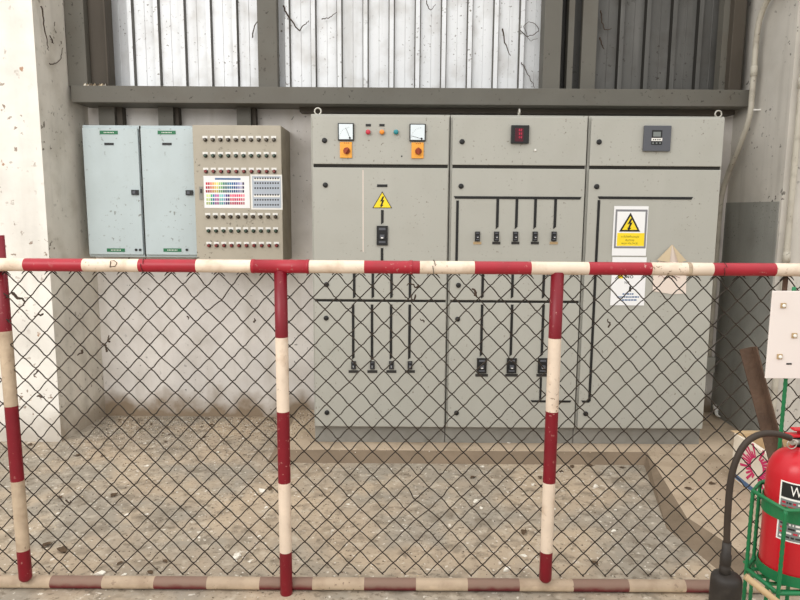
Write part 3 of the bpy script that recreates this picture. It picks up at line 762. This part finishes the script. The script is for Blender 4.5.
part('brace', MB().tube([(pxx, 2.012, zr_), (corners[5][0], corners[5][1], zr_)], .005, M_grn, 8), rack)
a = P(745, 576, 1.74); b = P(776, 601, 1.70)
part('foot_brace', MB().tube([(a.x, 1.74, a.z), (b.x, 1.70, b.z), (b.x+.03, 1.70, b.z-.02)], .0095, M_labp, 10), rack, label='tan bare bar along the foot of the rack')
# board
a = P(770.5, 292, 1.995); b = P(766, 378, 1.995)
xm = (a.x+b.x)/2
board = root('white_board', (xm+.14, 1.995, b.z), 'blank white plastic board bolted above the fire extinguisher', 'board')
part('panel', MB().box(xm, xm+.30, 1.990, 1.996, b.z, a.z+.004, M_board), board, bevel=.0015)
for q in ((783, 305.5), (794, 335.5), (779.3, 356.5)):
    c = P(*q, 1.990)
    s = part('washer', MB().box(c.x-.008, c.x+.008, 1.9865, 1.9897, c.z-.008, c.z+.008, M_labp), board)
    part('bolt', MB().lathe([(.0055, 0), (.0055, .004), (.003, .005)], (c.x, 1.9864, c.z), M_wht, 6, 'y'), s)
mb = MB().plate((786.3, 363), (791.5, 364.6), 1.9899, M_lab, .0012)
part('slot', mb, board, label='small dark slot')

# ================================================================ PLANK AND CARTON
pt = P(746, 348, 2.53)
pb = Vector((1.64, 2.30, 0.0))
ax = (pt-pb).normalized(); L = (pt-pb).length
xa_ = Vector((1, 0, 0)); xa_ = (xa_-ax*xa_.dot(ax)).normalized(); ya_ = ax.cross(xa_)
mt = Matrix((( xa_.x, ya_.x, ax.x, pb.x), (xa_.y, ya_.y, ax.y, pb.y), (xa_.z, ya_.z, ax.z, pb.z), (0, 0, 0, 1)))
mb = MB().box(-.027, .027, -.003, .003, .012, L, M_rust, mt)
mb.box(.021, .027, -.035, -.003, .012, L, M_rust, mt) if ya_.y > 0 else mb.box(.021, .027, .003, .035, .012, L, M_rust, mt)
single('angle_iron', mb, 'rusty brown steel angle leaning against the fence beside the extinguisher', 'steel bar', bevel=.001)
# printed carton behind the mesh
e0 = Pz(735, 477, TOPZ); e1 = Pz(757, 493, TOPZ)
bx = (e0.x+e1.x)/2-.03; by1 = e0.y; by0 = by1-.55; bh = P(735, 433, by1).z-TOPZ
carton = root('cardboard_box', (bx+.17, (by0+by1)/2, TOPZ), 'open white carton printed with pink shapes and a blue stripe, behind the mesh', 'box')
z0 = TOPZ+.0005; z1 = TOPZ+bh; t = .004; wd = .34
mb = MB().box(bx, bx+wd, by0, by1, z0, z0+t, M_card)
mb.box(bx, bx+t, by0, by1, z0+t, z1, M_boxw).box(bx+wd-t, bx+wd, by0, by1, z0+t, z1, M_boxw)
mb.box(bx+t, bx+wd-t, by0, by0+t, z0+t, z1, M_boxw).box(bx+t, bx+wd-t, by1-t, by1, z0+t, z1, M_card)
part('walls', mb, carton)
mb = MB().box(bx-.001, bx-.0002, by0+.002, by1-.002, z0+.012, z0+.04, M_bluep)
part('stripe', mb, carton, label='blue printed stripe')
mb = MB(); cy, cz = by1-.26, (z0+z1)/2+.03
for k in range(30):
    an = 2*PI*k/30
    r0, r1 = .05, .05+.075*(.7+.3*math.sin(k*2.3))
    if abs(math.sin(an)) > .98: continue
    for w in (1,):
        da = .12
        q = [(cy+r0*1.2*math.cos(an-da), cz+r0*math.sin(an-da)), (cy+r1*1.5*math.cos(an-da*.5), cz+r1*math.sin(an-da*.5)), (cy+r1*1.5*math.cos(an+da*.5), cz+r1*math.sin(an+da*.5)), (cy+r0*1.2*math.cos(an+da), cz+r0*math.sin(an+da))]
        mb.add([(bx-.0008, a, b) for a, b in q], [(0,1,2,3)], M_pink)
part('pink_print', mb, carton, label='pink printed leaf shapes')
mb = MB().add([(bx+t, by1-t, z1), (bx+wd-t, by1-t, z1), (bx+wd-.02, by1+.09, z1-.015), (bx+.02, by1+.09, z1-.015)], [(0,1,2,3)], M_card)
mb.add([(bx+wd, by0+.01, z1), (bx+wd, by1-.01, z1), (bx+wd+.07, by1-.02, z1-.03), (bx+wd+.07, by0+.02, z1-.03)], [(0,1,2,3)], M_card)
part('flap', mb, carton)
mb = MB().add([(bx, by0+.01, z1), (bx, by1-.01, z1), (bx+.085, by1-.03, z1-.035), (bx+.085, by0+.03, z1-.035)], [(0,1,2,3)], M_boxw)
part('flap', mb, carton, label='pale flap folded inward')

# ================================================================ CONDUITS
def conduit(pts, r, name, label, m=M_pipe, couplings=(), closed=False):
    o = root(name, tuple(pts[-1]), label, 'pipe')
    part('pipe', MB().tube(smooth(pts, 6), r, m, 14), o)
    for c in couplings:
        c = Vector(c); part('coupling', MB().tube([c-Vector((0, 0, .035)), c-Vector((0, 0, .034)), c+Vector((0, 0, .034)), c+Vector((0, 0, .035))], [r, r*1.22, r*1.22, r], m, 14), o)
    return o
xw = XR-.055
def W(px, py, X=None): return PX(px, py, X or xw)
pts = [Vector((xw, 3.95, 3.12)), Vector((xw, 4.3, 3.09)), Vector((xw, 4.52, 3.05)), Vector((xw, 4.62, 2.95)), Vector((xw, 4.65, 2.82)), Vector((xw, 4.65, 2.7)), Vector((xw, 4.65, 2.45)), Vector((xw, 4.66, 2.3)), Vector((xw, 4.76, 2.12)), Vector((xw-.005, 4.90, 1.9)), Vector((xw-.01, 4.96, 1.72)), Vector((xw-.01, 4.965, 1.4)), Vector((xw-.01, 4.965, 1.0)), Vector((xw-.01, 4.965, .52))]
cd = conduit(pts, .019, 'conduit', 'bent grey conduit crossing the right end of the beam and running down', couplings=[(xw, 4.648, 2.6)])
part('junction_box', MB().box(xw-.045, xw+.025, 4.93, 4.998, .40, .52, M_cab), cd, bevel=.004)
pts = [Vector((xw-.05, 4.975, 2.30)), Vector((xw-.05, 4.98, 1.8)), Vector((xw-.05, 4.98, 1.2)), Vector((xw-.05, 4.98, .6))]
conduit(pts, .010, 'conduit', 'thin grey conduit close beside the bent one at the back wall')
xq = XR+.045
pts = [Vector((xq+.005, 4.25, 3.5)), Vector((xq+.003, 4.25, 3.0)), Vector((xq, 4.25, 2.2)), Vector((xq-.002, 4.25, 1.5)), Vector((xq-.002, 4.25, .8)), Vector((xq, 4.25, .2))]
conduit(pts, .019, 'conduit', 'straight pale conduit down the front of the right pier', couplings=[(xq, 4.25, 2.45), (xq, 4.25, 1.35)])
pts = [Vector((xq+.12, 4.262, 2.0)), Vector((xq+.12, 4.262, 1.2)), Vector((xq+.12, 4.262, .3))]
# ledge clamp
single('pipe_clamp', MB().box(xw+.005, XR-.001, 4.62, 4.629, 2.335, 2.345, M_wht), 'small pale clamp where the bent conduit crosses the beam', 'clamp')

# ================================================================ LEAVES, CHIPS, VINES
def on_pad(x, y): return (-.8 < x < 1.6 and y > 4.06) or (x > 1.62 and y > 2.75)
def leaf_mesh(s, m, rr):
    mb = MB(); n = 7; vs = []; fs = []
    for i in range(n):
        t = i/(n-1); w = math.sin(PI*min(1, t*1.03))**.8*.35*s*(1-.3*t) + .001
        x = (t-.5)*s; c = rr.uniform(.1, .3)*s*math.sin(PI*t)
        vs += [(x, -w, .002+c*.6+rr.uniform(0, .1)*s), (x, 0, .002+c*.2), (x, w, .002+c*.7+rr.uniform(0, .1)*s)]
    for i in range(n-1):
        for j in (0, 1): fs.append((3*i+j, 3*i+j+1, 3*i+j+4, 3*i+j+3))
    mb.add(vs, fs, m, True); mb.tube([(-.5*s, 0, .003), (-.75*s, .05*s, .006)], .0012, m, 5)
    return mb
leafm = [leaf_mesh(s, M_leaf, R).mesh('dried_leaf', Vector((0, 0, 0))) for s in (.035, .045, .055, .04)]
chipm = []
for s in (.02, .03, .04):
    vs = []; k = 6
    for z in (0.0005, .004):
        for i in range(k):
            a = 2*PI*i/k; rr = s*(.35+.3*((i*7+3) % 5)/5); vs.append((rr*math.cos(a), rr*math.sin(a)*.7, z+(.004*math.sin(i*2))*(z > .001)))
    chipm.append(MB().add(vs, [list(range(k))[::-1], list(range(k, 2*k))]+[[i, (i+1) % k, k+(i+1) % k, k+i] for i in range(k)], M_chip).mesh('paint_chip', Vector((0, 0, 0))))
def scatter(name, meshes, px, py, label, cat, group, rz=None, sc=1):
    p = Pz(px, py, 0)
    z = 0
    if on_pad(p.x, p.y):
        p = Pz(px, py, TOPZ); z = TOPZ
        if not on_pad(p.x, p.y): return
    if p.y > 4.95: return
    o = bpy.data.objects.new(name, R.choice(meshes)); COL.objects.link(o)
    o.location = (p.x, p.y, z+.0005); o.rotation_euler = (0, 0, R.uniform(0, 6.28) if rz is None else rz); o.scale = (sc, sc, sc)
    tag(o, label, cat, group)
big = [(60, 498), (114, 496), (78, 456), (103, 456), (270, 489), (120, 564), (47, 546), (62, 551), (150, 573), (165, 562), (540, 478), (524, 533), (548, 536), (595, 564), (688, 489), (692, 503), (712, 484), (622, 468), (590, 466), (572, 467), (30, 445), (473, 478)]
for q in big:
    scatter('dried_leaf', leafm, *q, 'curled brown dried leaf lying on the dusty concrete behind the fence', 'leaf', 'dried leaves on the concrete', sc=R.uniform(.8, 1.3))
for i in range(45):
    x = R.uniform(90, 300); y = 416 + abs(R.gauss(0, 16))
    scatter('dried_leaf', leafm, x, y, 'tiny dried leaf among the litter at the foot of the back wall', 'leaf', 'dried leaves by the back wall', sc=R.uniform(.35, .7))
for i in range(60):
    x = R.uniform(5, 700); y = R.choice([R.uniform(420, 470), R.uniform(465, 575)])
    scatter('paint_chip', chipm, x, y, 'white flake of paint lying on the concrete behind the fence', 'paint chip', 'white flakes on the concrete', sc=R.uniform(.4, .9))
for q in ((262, 491), (237, 557), (596, 487), (507, 570), (476, 502), (100, 574)):
    scatter('paint_chip', chipm, *q, 'large white flake lying on the concrete behind the fence', 'paint chip', 'large white flakes on the concrete', sc=1.5)
# uncountable grit
mb = MB()
def grit(x, y, z, s, m):
    a = R.uniform(0, 6.28); vs = [(x+s*math.cos(a+k*2.1), y+s*math.sin(a+k*2.1)*.8, z) for k in range(3)] + [(x, y, z+s*.7)]
    mb.add(vs, [(0,1,3), (1,2,3), (2,0,3)], m)
for i in range(5200):
    if i < 3000:
        x = R.uniform(-2.3, -.62 if R.random() < .8 else 1.5); y = 4.98-abs(R.gauss(0, .38))
    else:
        x = R.uniform(-2.4, 2.4); y = R.uniform(2.3, 4.9)
    if y > 4.98 or (x < XL+.01 and y > 4.38) or (y < 2.68 and y > 2.57): continue
    z = 0
    if -.88 < x < 1.68 and y > 4.0:
        if x > -.58 and y > 4.17: continue
        if not (x > -.79 and y > 4.07): continue
        z = TOPZ
    if x > 1.3 and y > 2.6: z = TOPZ if on_pad(x, y) and x > 1.7 and y < 4.1 and not (x > 1.92 and y < 3.75) else None
    if z is None: continue
    grit(x, y, z, R.uniform(.002, .0065), R.choice([M_leaf, M_leaf, M_vine, M_chip, M_tan]))
single('floor_grit', mb, 'fine grit and crumbled leaf litter spread over the concrete', 'grit', kind='stuff')
# vines and twigs
def vine(name, pts, r, label, cat, group=None, leaf=False, wob=.012):
    pts = [Vector(p) for p in pts]; sp = smooth(pts, 5)
    sp = [p+Vector((R.uniform(-1, 1), 0, R.uniform(-1, 1)))*wob*.4 for p in sp]
    mb = MB().tube(sp, [r*(1-.6*i/len(sp)) for i in range(len(sp))], M_vine, 6)
    return single(name, mb, label, cat, group)
YV = 4.948
vl = 'dried vine strand clinging to the corrugated sheets'
vine('dried_vine', [P(283, 6, YV), P(290, 18, YV), P(299, 30, YV), P(303, 26, YV), P(309, 21, YV)], .006, 'dried vine hooked in a V on the white sheets right of the first post', 'vine')
vine('dried_vine', [P(322, 19, YV), P(330, 17, YV), P(337, 12, YV)], .004, 'short dried vine strand sloping across the white sheets', 'vine')
vine('dried_vine', [P(252, 38, YV), P(255, 26, YV), P(259, 18, YV)], .005, 'short dried vine beside the first grey steel post', 'vine')
vine('dried_vine', [P(426, 0, YV), P(430, 10, YV), P(435, 4, YV)], .004, 'dried vine loop hanging in at the top edge of the white sheets', 'vine')
vine('dried_vine', [P(502, 28, YV), P(505, 42, YV), P(510, 56, YV)], .006, 'thick dark vine strand in the middle of the white sheets', 'vine')
vine('dried_vine', [P(521, 62, YV), P(528, 74, YV), P(535, 88, YV)], .004, 'dried vine strand reaching down to the beam by the second post', 'vine')
vine('dried_vine', [P(520, 30, YV), P(528, 36, YV), P(538, 31, YV), P(533, 22, YV), P(524, 26, YV), P(530, 40, YV), P(538, 38, YV)], .003, 'tangled dried vine left of the second grey steel post', 'vine')
vine('dried_vine', [P(601, 10, YV), P(602, 22, YV), P(606, 30, YV), P(612, 28, YV)], .005, 'dried vine strand high on the dark grey sheets', 'vine')
vine('dried_vine', [P(600, 38, YV), P(602, 44, YV), P(604, 49, YV)], .006, 'small dark vine stub on the dark grey sheets', 'vine')
xs_ = XL2+.03
vine('dried_vine', [PX(41, 6, xs_), PX(44, 24, xs_), PX(47, 42, xs_), PX(48, 50, xs_)], .005, 'long dark root mark down the shaded side of the left pillar', 'vine')
vine('dried_vine', [PX(49, 64, xs_), PX(56, 63, xs_), PX(61, 58, xs_), PX(63, 48, xs_)], .0035, 'thin curved root strand on the shaded side of the left pillar', 'vine')
vine('dried_vine', [PX(50, 36, xs_), PX(53, 43, xs_), PX(51, 40, xs_)], .004, 'small knotted root on the shaded side of the left pillar', 'vine')
YT = YM-.012
def fence_twig(px, py, n, label, s=1):
    c = P(px, py, YT); pts = [c]
    a = R.uniform(0, 6.28)
    for _ in range(n):
        a += R.uniform(-1.6, 1.6); pts.append(pts[-1]+Vector((math.cos(a), R.uniform(-.1, .1), math.sin(a)))*.0105*s)
    vine('dried_twig', pts, .0042*s, label, 'twig', 'dried twigs caught in the mesh', wob=.004)
tl = 'small dried tendril caught in the chain link mesh'
for (px, py, n, s) in ((43, 314, 4, 1), (82, 350, 3, 1.2), (107, 352, 5, 1), (110, 342, 3, 1), (38, 370, 4, .9), (37, 396, 3, 1), (12, 292, 5, 1.6), (418, 285, 6, 1), (416, 295, 5, 1), (475, 296, 2, 1.8), (254, 322, 2, 1), (187, 316, 2, .8), (608, 327, 4, 1), (66, 500, 3, 1), (560, 472, 2, 1), (424, 322, 3, .8)):
    fence_twig(px, py, n, tl, s)
# nest of dirt on the beam by the left column
mb = MB()
for i in range(60):
    a = P(R.uniform(86, 108), 80, 4.79); z = zb1+.002
    s = R.uniform(.004, .012); mb.add([(a.x-s, 4.76+R.uniform(-.03, .03), z), (a.x+s, 4.76+R.uniform(-.03, .03), z), (a.x, 4.76, z+R.uniform(.005, .025))], [(0,1,2)], R.choice([M_leaf, M_chip, M_tan]))
single('debris_pile', mb, 'small pile of dirt and leaves on the left end of the beam', 'debris', kind='stuff')
# white scrap at the foot of the dark wall
c = Vector((XR-.03, PX(716, 410, XR-.03).y, PX(716, 410, XR-.03).z))
single('white_scrap', MB().tube([c+Vector((0, .03, .03)), c, c+Vector((-.01, -.04, -.03)), c+Vector((-.01, -.09, -.025))], [.014, .018, .010, .004], M_wht, 8), 'small white scrap at the foot of the dark wall right of the cabinets', 'scrap')

# ================================================================ LIGHT
w = bpy.data.worlds.new('world'); S.world = w; w.use_nodes = True
nt = w.node_tree; bg = nt.nodes['Background']
tc = nt.nodes.new('ShaderNodeTexCoord'); sp = nt.nodes.new('ShaderNodeSeparateXYZ'); nt.links.new(tc.outputs['Generated'], sp.inputs[0])
rp = nt.nodes.new('ShaderNodeValToRGB'); mr = nt.nodes.new('ShaderNodeMapRange'); mr.inputs['From Min'].default_value = -1
nt.links.new(sp.outputs[2], mr.inputs['Value']); nt.links.new(mr.outputs[0], rp.inputs['Fac']); nt.links.new(rp.outputs['Color'], bg.inputs[0])
cr = rp.color_ramp; cr.elements[0].position = 0; cr.elements[0].color = (.30, .28, .25, 1); cr.elements[1].position = 1; cr.elements[1].color = (1, .99, .97, 1)
for p_, v_ in ((.48, .36), (.52, .52), (.75, .72)):
    e = cr.elements.new(p_); e.color = (v_, v_*.985, v_*.96, 1)
bg.inputs[1].default_value = 2.0
def area(name, loc, target, size, sy, power, col=(1, .985, .96)):
    l = bpy.data.lights.new(name, 'AREA'); l.shape = 'RECTANGLE'; l.size = size; l.size_y = sy; l.energy = power; l.color = col
    o = bpy.data.objects.new(name, l); COL.objects.link(o); o.location = loc
    o.rotation_euler = (Vector(target)-Vector(loc)).to_track_quat('-Z', 'Y').to_euler(); return o
area('daylight_opening', (-3.2, -1.0, 3.9), (0, 4.6, 1.2), 3.5, 2.0, 150)
S.view_settings.view_transform = 'Standard'; S.view_settings.look = 'None'; S.view_settings.gamma = 1; S.view_settings.exposure = 0
S.cycles.use_denoising = True
